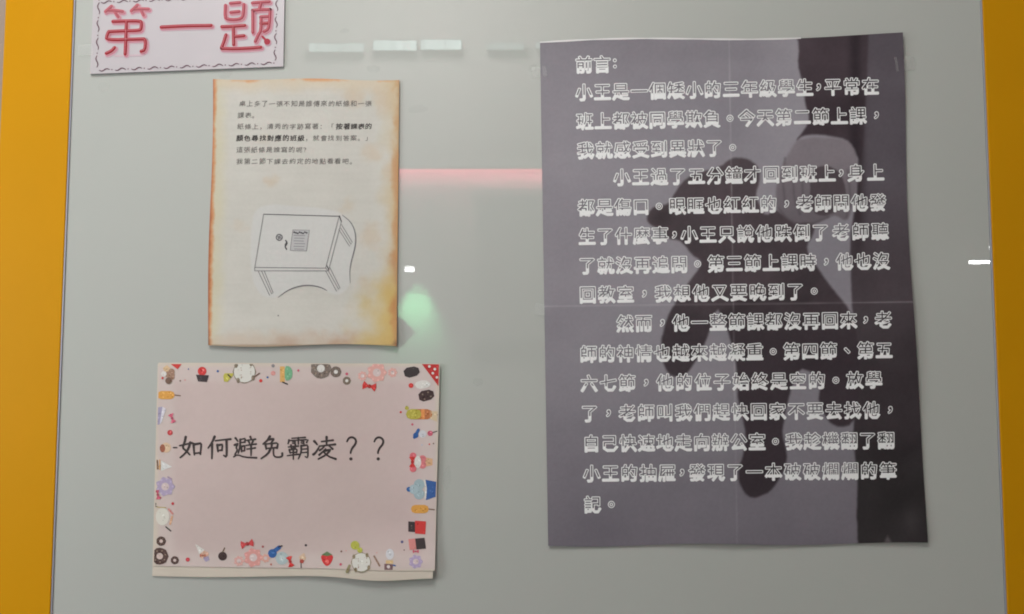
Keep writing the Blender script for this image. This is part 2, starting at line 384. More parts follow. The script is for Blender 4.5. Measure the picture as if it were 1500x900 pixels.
ROWS = [
 (95, 94, [("前言", 855.5, 882), (":", 900.7, 900.7)]),
 (135.5, 126, [("小王是一個矮小的三年級學生", 855.5, 1178.7), ("，", 1199, 1199), ("平常在", 1220, 1275)]),
 (178, 168, [("班上都被同學欺負。", 856.7, 1069.3), ("今天第二節上課，", 1093.8, 1283.8)]),
 (220.7, 212, [("我就感受到異狀了。", 857.8, 1073.3)]),
 (261, 252, [("小王過了五分鐘才回到班上", 911, 1211.6), ("，", 1232, 1232), ("身上", 1254, 1282.7)]),
 (304.4, 294.4, [("都是傷口。眼眶也紅紅的，老師問他發", 858.9, 1285.6)]),
 (346.7, 336.7, [("生了什麼事", 860, 966.7), ("，", 987.8, 987.8), ("小王只說他跌倒了", 1009.6, 1202), ("老師聽", 1231.8, 1289)]),
 (389.6, 380, [("了就沒再追問。第三節上課時，他也沒", 860.4, 1291)]),
 (432, 423.5, [("回教室，我想他又要晚到了。", 861, 1192.7)]),
 (475, 469, [("然而，他一整節課都沒再回來", 915.6, 1243), ("，", 1268, 1268), ("老", 1294, 1294)]),
 (519, 513, [("師的神情也越來越凝重。第四節、第五", 862, 1295)]),
 (562, 557, [("六七節，他的位子始終是空的。放學", 863, 1280)]),
 (606, 602, [("了，老師叫我們趕快回家不要去找他，", 863.8, 1304)]),
 (650, 646, [("自己快速地走向辦公室。我趁機翻了翻", 866, 1298)]),
 (694, 692, [("小王的抽屜", 866.7, 977), ("，", 999, 999), ("發現了一本破破爛爛的筆", 1021, 1301)]),
 (739.6, 739, [("記。", 868, 895.6)]),
]
SMALL = [
 (152, [("桌上多了一張不知是誰傳來的紙條和一張", 355, 540, 0)]),
 (169, [("課表。", 353, 374, 0)]),
 (185.5, [("紙條上，清秀的字跡寫著：「", 352, 484, 0), ("按著課表的", 497, 540, 1)]),
 (202.5, [("顏色尋找對應的班級", 351, 441, 1), ("，就會找到答案。」", 452, 540, 0)]),
 (219.5, [("這張紙條是誰寫的呢？", 351, 449, 0)]),
 (236.5, [("我第二節下課去約定的地點看看吧。", 351, 517, 0)]),
]
load_glyphs(''.join(s for r in ROWS for s, *_ in r[2]) + ''.join(g[0] for r in SMALL for g in r[1]))
PUN = '，。：:、'
def char_outline(ink, ch, cx, cy, em, rot):
    vs, fs, bd = _G[ch]
    if ch in PUN:
        xs = [v[0] for v in vs]; ys = [v[1] for v in vs]; ox, oy = (min(xs) + max(xs)) / 2, (min(ys) + max(ys)) / 2
        if ch == ':': oy -= .03
    else: ox, oy = 0.5, 0.38
    cr, sr = math.cos(rot), math.sin(rot)
    def T(p):
        x, y = (p[0] - ox) * em, -(p[1] - oy) * em * 1.04
        return (cx + x * cr - y * sr, cy + x * sr + y * cr)
    tint = 222 + random.uniform(-5, 5)
    wc = (tint, tint - 3, tint)
    wd = 0.108 * em
    for a, b_ in bd:
        pa, pb = T(vs[a]), T(vs[b_])
        ink.stroke([pa, pb], wd, wc, 0, caps=False)
        ink.disc(pa[0], pa[1], wd / 2, wc, 0, n=7)
    ymin = oy - (0.16 if ch not in PUN else 0.5) + random.uniform(-.03, .03)
    for f in fs:
        ink.poly([T(vs[i]) for i in f], wc, 2)
        q = clip([vs[i] for i in f], ymin)
        if len(q) >= 3:
            tq = [T(p) for p in q]
            ink.poly(tq, (-1, 0, 0), 4)
def line_fn(yl, yr, segs):
    allx = [x for _, a, b_ in segs for x in (a, b_)]
    def y(x): return yl + (yr - yl) * (x - 858) / (1295 - 858) if yl != yr else yl
    return y
for yl, yr, segs in ROWS:
    ink = Ink(ps)
    short = len(segs) == 1 and segs[0][2] < 1100 or segs[0][0] == '前言'
    for s, x0, x1 in segs:
        for i, ch in enumerate(s):
            x = x0 + (x1 - x0) * i / max(len(s) - 1, 1)
            slope = (-9.8 + 6.0 * (yl - 95) / 645) / 430
            y = yl + slope * (x - 858)
            char_outline(ink, ch, x, y, 25.2, slope)
    vv = np.array(ink.v, float); k_ = [i for i, c in enumerate(ink.c) if c[0] < 0]
    cc = c_poster(vv[k_, 0], vv[k_, 1]) * .84 + 6
    for i, c in zip(k_, cc): ink.c[i] = tuple(c)
    ink.build('text_line', poster)
def tape_glint(parent, pts, sheet, lift=0.0006):
    cx = sum(p[0] for p in pts) / 4; cy = sum(p[1] for p in pts) / 4
    V = []
    for dz in (0.0, 0.00006):
        for p in pts:
            hh = (sheet.h(np.array(p[0] * 1.), np.array(p[1] * 1.)) if sdf(np.array(p[0] * 1.), np.array(p[1] * 1.), [tuple(q) for q in sheet.q]) < 0 else 0.0003) + lift + dz
            V.append(P(np.array(p[0] * 1.), np.array(p[1] * 1.), hh))
    f = [[0, 1, 2, 3], [7, 6, 5, 4]] + [[i, 4 + i, 4 + (i + 1) % 4, (i + 1) % 4] for i in range(4)]
    return link('tape_glint_strip', V, f, M_tape_glint, parent)
tape_glint(poster, [(1310, 84), (1338, 82), (1341, 103), (1313, 105)], ps)  # this strip's pale film stands in for a thin highlight at the edge
tape_glint(poster, [(778, 100), (800, 97), (802, 112), (780, 116)], ps)
tape_glint(poster, [(798, 446), (783, 444), (783, 462), (799, 463)], ps)

# ================================================================ BURNT STORY PAGE
def h_burnt(u, v):
    u = np.asarray(u, float); v = np.asarray(v, float)
    return 0.0012 + 0.0030 * sm(v, 430, 508) + 0.0016 * sm(u, 540, 585) + 0.0008 * np.sin(v / 90.) * sm(-u, -360, -304)
def e_burnt(a, b_):
    e = np.zeros(a.shape + (2,)); e[..., 1] = np.where(b_ > .8, (b_ - .8) / .2, 0) * 2.2 * np.sin(a * 6.5) + np.where(b_ < .2, 1 - b_ / .2, 0) * 1.3 * np.sin(a * 9)
    e[..., 0] = np.where(a < .2, 1 - a / .2, 0) * 1.4 * np.sin(b_ * 7); return e
def c_burnt(u, v):
    u = np.asarray(u, float); v = np.asarray(v, float)
    dl = u - (312 - (v - 116) * 8 / 389.); dr = (585 - (v - 116) * 4 / 389.) - u; dt = v - 116.5; db = 506 - v
    n = fbm(u, v, 55, 5); n2 = fbm(u, v, 22, 8); n3 = fbm(u, v, 8, 12)
    c = np.zeros(u.shape + (3,)) + np.array([195, 192, 184.])
    c += ((n - .5) * 10)[..., None] + ((fbm(u * .15, v * 2.2, 10, 61, 2) - .5) * 5)[..., None]
    c = mixc(c, [198, 190, 160], .75 * sm(-dl - (n2 - .5) * 14, -30, -4)); c = mixc(c, [203, 186, 160], .7 * sm(-dt - (n2 - .5) * 16, -26, -2))
    c = mixc(c, [196, 172, 130], .8 * sm(-dr - (n - .5) * 46, -34, 0) * (0.6 + .6 * n2))
    c = mixc(c, [196, 172, 150], .5 * sm(-db - (n2 - .5) * 30, -30, -2))
    br = sm(-np.hypot((u - 592) * 1.15, (v - 478)) - (n - .5) * 90 , -105, -30)
    c = mixc(c, [198, 166, 92], .85 * br)
    c = mixc(c, [180, 118, 66], .75 * sm(-np.hypot((u - 586) * 1.6, (v - 452)) - (n2 - .5) * 44, -36, -8))
    c = mixc(c, [176, 120, 74], .6 * sm(-np.hypot((u - 586) * 1.8, (v - 395) * .9) - (n2 - .5) * 40, -38, -6))
    c = mixc(c, [176, 136, 108], .55 * sm(-np.hypot((u - 495) * .8, (v - 506)) - (n2 - .5) * 30, -32, -2))
    c = mixc(c, [172, 140, 118], .5 * sm(-np.hypot((u - 420) * .8, (v - 510)) - (n2 - .5) * 20, -24, -2))
    for cx, cy, r, k in ((397, 266, 12, .35), (518, 147, 16, .35), (563, 150, 22, .35), (547, 225, 18, .3), (575, 250, 18, .35), (512, 303, 12, .3), (545, 345, 20, .3), (536, 412, 14, .35), (350, 330, 10, .15), (384, 205, 9, .1)):
        c = mixc(c, [196, 166, 132], k * sm(-np.hypot(u - cx, v - cy) - (n3 - .5) * 14 - (n2 - .5) * 20, -r * 1.3, 0))
    c = mixc(c, [196, 122, 72], .9 * sm(-dl - (n3 - .5) * 5 + .02 * (v - 300) * 0, -8, -1.5)); c = mixc(c, [150, 84, 50], .75 * sm(-dl - (n3 - .5) * 3, -2.8, -.2) * (.35 + n2))
    c = mixc(c, [208, 142, 92], .8 * sm(-dt - (n2 - .5) * 9, -4.5, .5) * sm(n, .38, .6)); c = mixc(c, [178, 136, 96], .55 * sm(-dr - (n3 - .5) * 4, -5, 0))
    c = mixc(c, [74, 52, 44], .8 * sm(-np.hypot(u - 583, (v - 507)) - (n3 - .5) * 6, -11, -1)); c = mixc(c, [110, 74, 52], .8 * sm(-np.hypot((u - 303) * 1.6, (v - 500) * .4) - (n3 - .5) * 6, -10, -1))
    c = mixc(c, [150, 126, 100], .6 * sm(-db, -1.6, -.2))
    c = mixc(c, [190, 134, 82], .65 * sm(-dr - (n2 - .5) * 16, -12, -2) * sm(n + .1 * np.sin(v / 40), .40, .62))
    # pale cut-out round the pencil drawing
    pat = chaikin([(372, 306), (398, 298), (430, 302), (470, 304), (502, 312), (516, 326), (522, 345), (520, 372), (512, 396), (514, 414), (506, 428), (492, 434), (472, 424), (452, 418), (434, 420), (414, 430), (404, 438), (384, 436), (370, 415), (366, 385), (367, 340)], 2)
    sp = sdf(u, v, pat)
    c = mixc(c, [199, 199, 198], .6 * sm(-sp, -1.5, 2.5))
    c += ((fbm(u, v, 3, 71, 2) - .5) * 4)[..., None]
    return np.clip(c, 20, 240)
bs = Sheet((312, 116), (585, 117), (581, 507), (304, 506), h_burnt, 1.02, e_burnt)
o = P(np.array(443.), np.array(506.))
burnt = empty('burnt_story_page', o, 'small page with scorched brown edges, short text and a pencil drawing of a desk', 'page')
bs.build('page_sheet', burnt, M_paper, 200, 280, c_burnt)
for y0, segs in SMALL:
    ink = Ink(bs)
    for s, x0, x1, bold in segs:
        for i, ch in enumerate(s):
            x = x0 + (x1 - x0) * i / max(len(s) - 1, 1)
            vs, fs, bd = _G[ch]
            ox, oy = .5, .38
            jx, jy = random.uniform(-.3, .3), random.uniform(-.3, .3)
            em = 10.0 if not bold else 10.4
            jr = random.uniform(-.07, .07) - .05; jn = random.uniform(.84, .98)
            T = lambda p: (x + jx + (p[0] - ox + .04 * (p[1] - .38)) * em, y0 + jy - (p[1] - oy) * em * jn + (p[0] - ox) * em * jr - (x - 440) * .002)
            col = (70, 66, 64) if bold else (106, 102, 99)
            for f in fs: ink.poly([T(vs[k]) for k in f], col, 1)
            if bold:
                for a, b_ in bd: ink.stroke([T(vs[a]), T(vs[b_])], .4, (64, 60, 59), 0, caps=False)
    ink.build('text_line', burnt)
ink = Ink(bs); g = (126, 124, 125)
def ln(pts, wd=0.95, col=g, lay=1): ink.stroke([(float(a), float(b_)) for a, b_ in pts], wd, col, lay, caps=False)
ln([(386, 314), (497, 317)], 1.2, (100, 98, 100)); ln([(386, 314), (373, 393)]); ln([(373, 392), (477, 393)]); ln([(497, 316), (477, 393)]); ln([(373, 397), (481, 397)])
ln([(373, 392), (373, 397)]); ln([(477, 393), (481, 397)]); ln([(497, 316), (500, 325)], 1.6, (80, 78, 80)); ln([(500, 325), (481, 397)]); ln([(478, 388), (482, 396)], 1.6, (96, 94, 96))
for L in ([(378, 397), (395, 433), (400, 429), (387, 397)], [(383, 397), (398, 431)], [(477, 397), (493, 427), (498, 422), (483, 392)], [(481, 397), (496, 424)], [(496, 336), (512, 361), (516, 355), (500, 329)], [(499, 334), (514, 358)]): ln(L, 1.0)
ink.build('desk_drawing', burnt)
ink = Ink(bs)
ink.poly([(429, 337), (453, 337.5), (449, 368), (425, 367)], (182, 181, 181), 0)
ln([(429, 337), (453, 337.5), (449, 368), (425, 367), (429, 337)], .8, (118, 116, 118), 2)
for k in range(6): ln([(430 + (k % 2), 345 + k * 4), (447 - (k % 3), 345.4 + k * 4)], .9, (140, 138, 140), 2)
for k in range(8): ink.disc(431 + k * 2.6, 340.5 + (k % 3) * .8, 1.5, (90, 88, 92), 2, n=6)
ink.build('note_drawing', burnt)
ink = Ink(bs)
ink.ring(409, 348, 5.2, 3.6, (105, 102, 106), 1); ln([(405, 346), (413, 350)], 1.2); ln([(407, 352), (411, 344)], 1.2); ink.disc(409, 348, 2.4, (128, 126, 128), 1)
ln(chaikin([(418, 352), (421, 356), (417, 361), (420, 366)], 2, False), 2.0, (88, 86, 90))
ln([(420, 356), (418, 360)], 3.2, (100, 98, 100))
ink.build('scribble_drawing', burnt)
ink = Ink(bs)
L = chaikin([(501, 315), (514, 325), (521, 341), (521, 360), (515, 381), (512, 396), (513, 415)], 3, False)
ink.stroke(L, [.5 + 1.3 * math.sin(math.pi * i / (len(L) - 1)) ** 1.2 for i in range(len(L))], (122, 120, 122), 1, caps=False)
ink.build('cutout_edge', burnt); ink = Ink(bs)
L = chaikin([(407, 436), (422, 425), (439, 419), (455, 418), (470, 421), (479, 426)], 3, False)
ink.stroke(L, [.5 + 1.4 * math.sin(math.pi * i / (len(L) - 1)) for i in range(len(L))], (118, 116, 118), 1, caps=False)
ink.build('cutout_edge', burnt)
ink = Ink(bs); ink.disc(407.5, 462.5, 1.3, (140, 136, 134), 1, n=8); ink.build('ink_speck', burnt)

# ================================================================ PINK QUESTION PAGE
def h_pink(u, v):
    u = np.asarray(u, float); v = np.asarray(v, float)
    return 0.0016 + 0.0050 * sm(v, 760, 850) * np.exp(-((u - 560) / 90.) ** 2) + 0.0018 * sm(v, 790, 850) + 0.0022 * sm(u, 590, 645) + 0.0006 * np.sin(u / 50.)
def h_back(u, v): return h_pink(u, v) - 0.0009
def e_pink(a, b_):
    e = np.zeros(a.shape + (2,)); lo = np.where(b_ > .7, (b_ - .7) / .3, 0)
    e[..., 1] = lo * (5.5 * np.exp(-((a - .80) / .13) ** 2) + 1.2 * np.sin(a * 8)) ; return e
def c_back(u, v):
    u = np.asarray(u, float); n = fbm(u, v, 30, 15)
    c = np.zeros(u.shape + (3,)) + np.array([194, 184, 171.]); c += ((n - .5) * 10)[..., None]
    return c
def c_pink(u, v):
    u = np.asarray(u, float); v = np.asarray(v, float); n = fbm(u, v, 90, 25); n2 = fbm(u, v, 5, 27, 2)
    c = np.zeros(u.shape + (3,)) + np.array([189, 171, 167.])
    c = mixc(c, [196, 176, 175], sm(u, 520, 640) * .6)
    m_ = np.minimum(np.minimum(u - 228, 642 - u), np.minimum(v - 533, 838 - v))
    c = mixc(c, [196, 183, 178], .6 * sm(-m_, -34, -20))
    c = mixc(c, [196, 186, 170], .7 * sm(-m_, -7, -1))
    c += ((n - .5) * 7)[..., None] + ((n2 - .5) * 3)[..., None]
    return c
pb = Sheet((231, 533), (644, 534), (634, 846), (223, 844), h_back, 0.88, e_pink)
pk = Sheet((232, 531.5), (644.5, 533), (637, 836), (224, 829), h_pink, 0.88, lambda a, b_: e_pink(a, b_) * .25)
o = P(np.array(430.), np.array(845.))
pink = empty('pink_question_page', o, 'pink landscape page with a border of sweets and flowers asking one large question', 'page')
pb.build('backing_sheet', pink, M_card, 90, 70, c_back, 0.0005)
pk.build('page_sheet', pink, M_card, 170, 130, c_pink, 0.0003)
# brush lettering, strokes written in a 100-unit square
KAI = {
 '如': [[(26, 4), (21, 28), (12, 52), (28, 64), (44, 82)], [(46, 28), (38, 56), (22, 78), (2, 94)], [(0, 42), (28, 36), (54, 30)], [(60, 34), (62, 60), (64, 82)], [(60, 37), (78, 34), (94, 31), (93, 52), (90, 80)], [(63, 76), (78, 74), (90, 73)]],
 '何': [[(30, 2), (20, 26), (2, 52)], [(19, 34), (19, 64), (18, 98)], [(34, 20), (66, 16), (100, 13)], [(82, 17), (83, 60), (82, 92), (70, 84)], [(42, 38), (43, 52), (45, 68)], [(42, 40), (54, 38), (65, 36), (62, 62)], [(45, 63), (54, 62), (62, 61)]],
 '避': [[(8, 8), (13, 14), (18, 22)], [(4, 38), (12, 35), (19, 32), (10, 50), (17, 60), (5, 80)], [(0, 90), (16, 80), (48, 92), (100, 94)], [(29, 14), (40, 12), (51, 9), (49, 26)], [(31, 28), (40, 27), (49, 25)], [(29, 14), (28, 46), (20, 74)], [(33, 44), (34, 54), (35, 68)], [(33, 45), (42, 43), (49, 41), (47, 64)], [(35, 65), (41, 64), (47, 63)], [(73, 2), (75, 7), (77, 13)], [(57, 18), (76, 15), (95, 13)], [(65, 21), (68, 26), (69, 33)], [(85, 19), (82, 27), (77, 35)], [(54, 40), (76, 37), (98, 34)], [(58, 56), (76, 54), (94, 51)], [(76, 37), (76, 60), (76, 84)]],
 '免': [[(42, 0), (31, 18), (12, 34)], [(36, 14), (48, 12), (61, 11), (47, 28)], [(22, 33), (24, 44), (26, 56)], [(22, 34), (50, 31), (78, 28), (73, 51)], [(26, 53), (50, 51), (73, 49)], [(50, 30), (50, 40), (48, 52)], [(45, 53), (34, 76), (4, 97)], [(58, 52), (57, 70), (60, 88), (78, 92), (96, 88), (96, 74)]],
 '霸': [[(22, 8), (50, 6), (80, 4)], [(9, 16), (8, 22), (5, 32)], [(9, 18), (50, 16), (94, 13), (86, 26)], [(50, 6), (50, 20), (50, 34)], [(24, 21), (30, 22), (36, 24)], [(24, 29), (30, 30), (36, 31)], [(62, 20), (68, 21), (74, 22)], [(62, 28), (68, 29), (74, 30)], [(6, 46), (28, 44), (50, 42)], [(18, 38), (18, 46), (19, 53)], [(37, 37), (37, 44), (36, 52)], [(19, 53), (28, 52), (36, 51)], [(11, 58), (12, 64), (14, 73)], [(11, 59), (28, 57), (45, 55), (42, 70)], [(14, 71), (28, 70), (42, 69)], [(28, 44), (28, 70), (28, 100)], [(2, 84), (28, 80), (52, 78)], [(62, 40), (63, 68), (50, 98)], [(62, 41), (76, 39), (91, 37), (92, 64), (91, 94), (80, 88)], [(63, 56), (76, 55), (90, 54)], [(63, 71), (76, 70), (90, 69)]],
 '凌': [[(6, 20), (13, 27), (19, 35)], [(2, 78), (11, 72), (26, 48)], [(38, 22), (62, 19), (88, 16)], [(60, 2), (60, 20), (60, 37)], [(28, 42), (62, 38), (98, 34)], [(50, 42), (42, 52), (30, 60)], [(70, 40), (78, 46), (86, 54)], [(56, 54), (44, 66), (28, 80)], [(50, 62), (64, 60), (79, 57), (58, 80), (24, 98)], [(46, 66), (66, 86), (100, 98)]],
 '？': [[(30, 22), (36, 8), (48, 2), (62, 6), (70, 18), (66, 34), (52, 50), (46, 66), (46, 72)]],
}
for ch, cx in (('如', 280), ('何', 321), ('避', 359), ('免', 398), ('霸', 437), ('凌', 475), ('？', 515), ('？', 555)):
    ink = Ink(pk); sc = 0.335 if ch not in '？' else .34
    x0, y0 = cx - 50 * sc, 656 - 49 * sc + (cx - 420) * 0.004
    dense = {'霸': .84, '避': .9}.get(ch, 1)
    for s in KAI[ch]:
        q = s if len(s) > 3 and ch != '？' and False else s
        pts = chaikin(q, 1 if ch != '？' else 3, False)
        pts = [(x0 + a * sc, y0 + b_ * sc) for a, b_ in pts]; m_ = len(pts)
        horiz = abs(s[-1][0] - s[0][0]) > abs(s[-1][1] - s[0][1])
        base = (2.7 if horiz else 3.6) * dense
        if ch == '？': wds = [2.3 + .9 * math.sin(math.pi * i / (m_ - 1)) for i in range(m_)]
        else: wds = [base * (1.12 - .42 * (i / (m_ - 1))) if not horiz else base * (.95 + .35 * (i / (m_ - 1)) ** 3) for i in range(m_)]
        ink.stroke(pts, wds, (62, 54, 54), 1)
    if ch == '？': ink.disc(cx - 1, 672.5, 2.5, (62, 54, 54), 1, n=10)
    ink.build('letter', pink)

BRN, DBR, RED, PNK, MAG, BLU, YEL, GRN, WHT, ORG, LIL, CRM, BLK, GRY = (112, 88, 76), (74, 56, 52), (196, 60, 58), (205, 145, 140), (190, 90, 110), (50, 92, 150), (178, 170, 80), (112, 164, 128), (206, 203, 198), (206, 150, 74), (160, 148, 176), (206, 178, 140), (60, 52, 54), (130, 128, 130)
def motif(name, fn):
    ink = Ink(pk); fn(ink)
    n0 = len(ink.f)
    for fi in range(n0):         # printed mottling and little highlights inside the bigger shapes
        q = [ink.v[i] for i in ink.f[fi]]
        ar = abs(sum(q[i][0] * q[(i + 1) % len(q)][1] - q[(i + 1) % len(q)][0] * q[i][1] for i in range(len(q)))) / 2
        if ar > 22:
            cx, cy = sum(p[0] for p in q) / len(q), sum(p[1] for p in q) / len(q); c0 = ink.c[ink.f[fi][0]]; l0 = ink.l[ink.f[fi][0]] / .00006
            for _ in range(int(min(7, 2 + ar / 40))):
                p = random.choice(q); t = random.uniform(.1, .75); dd = random.choice((-26, -14, 18, 26))
                ink.disc(cx + (p[0] - cx) * t, cy + (p[1] - cy) * t, random.uniform(.7, 1.5), tuple(max(20, min(225, c + dd)) for c in c0), l0 + .5, n=6)
    def cut(p):
        f = (p[1] - 531.5) / 300.0
        return (min(max(p[0], 233.2 - 8 * f), 643.0 - 7 * f), max(p[1], 533.6))
    ink.v = [cut(p) for p in ink.v]
    ink.build(name, pink)
def donut(k, x, y, r, col=DBR, lc=(196, 178, 172)):
    k.ring(x, y, r, r * .36, col, 1, 16, .04, 9); k.disc(x, y, r * .38, lc, 2)
    for i in range(7): k.disc(x + r * .68 * math.cos(i * .9 + x), y + r * .68 * math.sin(i * .9 + x), r * .09, (150, 130, 115), 3, n=5)
def flower(k, x, y, r, col, hole=(198, 182, 180)):
    k.ring(x, y, r, r * .42, col, 1, 28, .13, 7); k.disc(x, y, r * .44, hole, 2)
    for i in range(9): k.disc(x + r * .85 * math.cos(i * .7), y + r * .85 * math.sin(i * .7), r * .12, tuple(min(255, c + 16) for c in col), 3, n=6)
def bow(k, x, y, r, col, a=0.0):
    for s_ in (-1, 1):
        pts = [(0, 0), (s_ * r, -r * .7), (s_ * r * 1.15, 0), (s_ * r, r * .7)]
        k.poly([(x + p[0] * math.cos(a) - p[1] * math.sin(a), y + p[0] * math.sin(a) + p[1] * math.cos(a)) for p in pts], col, 4)
    k.disc(x, y, r * .34, tuple(int(c * .85) for c in col), 5, n=8)
def lolly(k, x, y, l, r, col, col2=None, stick=1):
    k.stroke([(x - l / 2, y), (x + l / 2, y)], 2 * r, col, 1)
    if col2: k.stroke([(x - l / 2 + stick * 0, y), (x - l / 6, y)], 2 * r, col2, 2)
    k.stroke([(x + stick * (l / 2 + r), y), (x + stick * (l / 2 + r + 8), y + 1)], 1.8, (120, 96, 80), 0)
def cone(k, x, y, s_, top, base=(190, 160, 130), a=0.0):
    R_ = lambda p: (x + p[0] * math.cos(a) - p[1] * math.sin(a), y + p[0] * math.sin(a) + p[1] * math.cos(a))
    k.poly([R_(p) for p in ((-s_ * .7, 0), (s_ * .7, 0), (s_ * .45, s_ * 1.3), (-s_ * .45, s_ * 1.3))], base, 1)
    for dx, dy, rr in ((-.4, -.1, .55), (.4, -.1, .55), (0, -.55, .6), (.1, -1.0, .38)):
        q = R_((dx * s_, dy * s_)); k.disc(q[0], q[1], rr * s_, top, 2, n=10)
    for i in range(4):
        q = R_((-s_ * .35 + i * s_ * .24, s_ * .3 + (i % 2) * s_ * .4)); k.disc(q[0], q[1], s_ * .08, tuple(int(c * .75) for c in base), 3, n=5)
def plate(k, x, y, r, rim=(124, 112, 96)):
    k.ring(x, y, r * 1.08, r * .92, rim, 1, 22, .03, 8); k.disc(x, y, r, (203, 201, 194), 2, n=20)
    for i in range(9): k.disc(x + r * .6 * math.cos(i * 2.1), y + r * .6 * math.sin(i * 1.7), .8, (150, 120, 100), 3, n=5)
    for i in range(4): k.disc(x + r * math.cos(i * 1.6 + .6), y + r * math.sin(i * 1.6 + .6), r * .17, rim, 3, n=8, ry=r * .26)
def berry(k, x, y, r, col, hi=True):
    k.disc(x, y, r, col, 1)
    if hi: k.disc(x + r * .25, y - r * .25, r * .3, tuple(min(235, c + 60) for c in col), 2, n=8)
# top row
motif('printed_sweet', lambda k: (cone(k, 248, 546, 8.5, (150, 118, 100), (206, 176, 140), 2.5), k.poly([(250, 533), (266, 531), (260, 541)], RED, 3), k.disc(247, 558, 5, BRN, 3), k.disc(240, 548, 4, WHT, 4), k.disc(238, 554, 1.6, RED, 5)))
motif('printed_cherry', lambda k: (berry(k, 296, 544, 6.5, RED), k.poly([(287, 549), (306, 550), (303, 560), (290, 559)], BLK, 2)))
motif('printed_cake_plate', lambda k: (plate(k, 358, 545, 15.5), k.poly([(327, 551), (329, 547), (342, 547), (341, 551), (333, 560), (328, 559)], YEL, 2), k.stroke([(334, 549), (338, 553)], 2, BLK, 3), k.stroke([(372, 553), (380, 547)], 1.8, BRN, 3)))
motif('printed_ice_pop', lambda k: (k.poly([(410, 537), (417, 537), (417, 560), (410, 560)], (204, 160, 96), 1), k.poly(chaikin([(417, 536), (425, 537), (429, 545), (427, 556), (417, 559)], 1), GRN, 2), k.stroke([(414, 560), (421, 563)], 2, BLK, 1), k.disc(400, 547, 3.5, PNK, 1), k.disc(400, 536, 2.5, GRY, 1)))
motif('printed_doughnut', lambda k: donut(k, 470, 540, 15, (118, 106, 98), WHT)); motif('printed_doughnut', lambda k: donut(k, 492, 545, 8, (110, 98, 90), WHT)); motif('printed_doughnut', lambda k: donut(k, 508, 558, 6, (116, 102, 90), WHT))
motif('printed_flower', lambda k: flower(k, 552, 546, 13.5, (208, 158, 150))); motif('printed_flower', lambda k: flower(k, 531, 551, 6.5, (208, 162, 154))); motif('printed_flower', lambda k: (flower(k, 575, 546, 6.5, (208, 160, 152)), bow(k, 541, 566, 9, RED, .2)))
# top right corner: plain dark biscuits and a dotted ribbon
def corner(k):
    k.poly([(618, 533.5), (643.5, 534), (643, 566)], (178, 50, 50), 3)
    for x, y in ((629, 537), (637, 541), (640, 553), (634, 547)): k.disc(x, y, 2, WHT, 4, n=8)
    k.poly(chaikin([(590, 540), (612, 536), (616, 549), (594, 555)], 1), BLK, 1)
    for x, y in ((597, 544), (605, 541), (609, 548), (600, 550)): k.disc(x, y, 1.3, (120, 104, 98), 2, n=7)
    k.poly(chaikin([(612, 574), (634, 570), (637, 584), (615, 590)], 1), (66, 50, 50), 1)
    for x, y in ((619, 578), (627, 575), (631, 581), (622, 585)): k.disc(x, y, 1.3, (128, 110, 100), 2, n=7)
    k.poly(chaikin([(606, 561), (622, 556), (632, 562), (628, 568), (612, 571)], 1), WHT, 2); k.disc(602, 565, 3.6, RED, 3)
motif('printed_biscuits', corner)
# right column
motif('printed_ice_pop', lambda k: (lolly(k, 614, 607, 24, 7.5, (176, 110, 70), (170, 160, 70), 1), k.stroke([(617, 607), (622, 607)], 15, (212, 140, 84), 3, caps=False), k.disc(596, 598, 3, YEL, 1), k.poly([(630, 602), (641, 603), (640, 618), (630, 614)], (200, 180, 150), 1)))
motif('printed_blueberry', lambda k: (k.stroke([(607, 641), (613, 630)], 4.5, BLU, 1), k.disc(609, 638, 4, BLU, 2), k.stroke([(630, 635), (640, 632)], 1.3, BLK, 1), berry(k, 630, 635, 4, MAG), k.disc(619, 636, 5.5, (196, 196, 200), 1)))
motif('printed_strawberry_cup', lambda k: (cone(k, 620, 677, 10.5, (204, 120, 124), (204, 164, 130), -1.57), k.disc(605, 668, 5, (206, 108, 116), 4), k.disc(605, 687, 5, (206, 108, 116), 4), bow(k, 604, 677, 7, RED, 1.57), k.disc(612, 677, 5, WHT, 5, ry=9)))
motif('printed_blue_cupcake', lambda k: (k.poly([(623, 703), (640, 706), (638, 728), (624, 733)], (58, 92, 150), 1), k.disc(614, 710, 8, (152, 170, 176), 2), k.disc(614, 724, 8, (152, 170, 176), 2), k.disc(606, 717, 7, (160, 178, 184), 3), k.disc(599, 717, 3.6, BLU, 3), k.stroke([(622, 704), (624, 716), (623, 730)], 2.5, WHT, 4)))
motif('printed_ice_pop', lambda k: lolly(k, 615, 746, 14, 6.2, ORG, None, 1))
motif('printed_chocolate_bar', lambda k: (k.poly([(598, 764), (624, 766), (623, 781), (598, 779)], BLK, 1), [k.poly([(600 + 6 * i, 766.5), (604.5 + 6 * i, 766.8), (604.5 + 6 * i, 777), (600 + 6 * i, 776.6)], (88, 70, 66), 2) for i in range(4)], k.poly([(608, 763), (624, 764), (623, 783), (608, 782)], RED, 3)))
motif('printed_chocolate_bar', lambda k: (k.poly([(598, 790), (622, 788), (624, 804), (600, 806)], BLK, 1), k.poly([(598, 790), (608, 789), (610, 805), (600, 806)], (200, 130, 126), 3)))
motif('printed_flower', lambda k: (flower(k, 609, 823, 9.5, (168, 152, 182)), bow(k, 609, 808, 4, MAG, 0)))
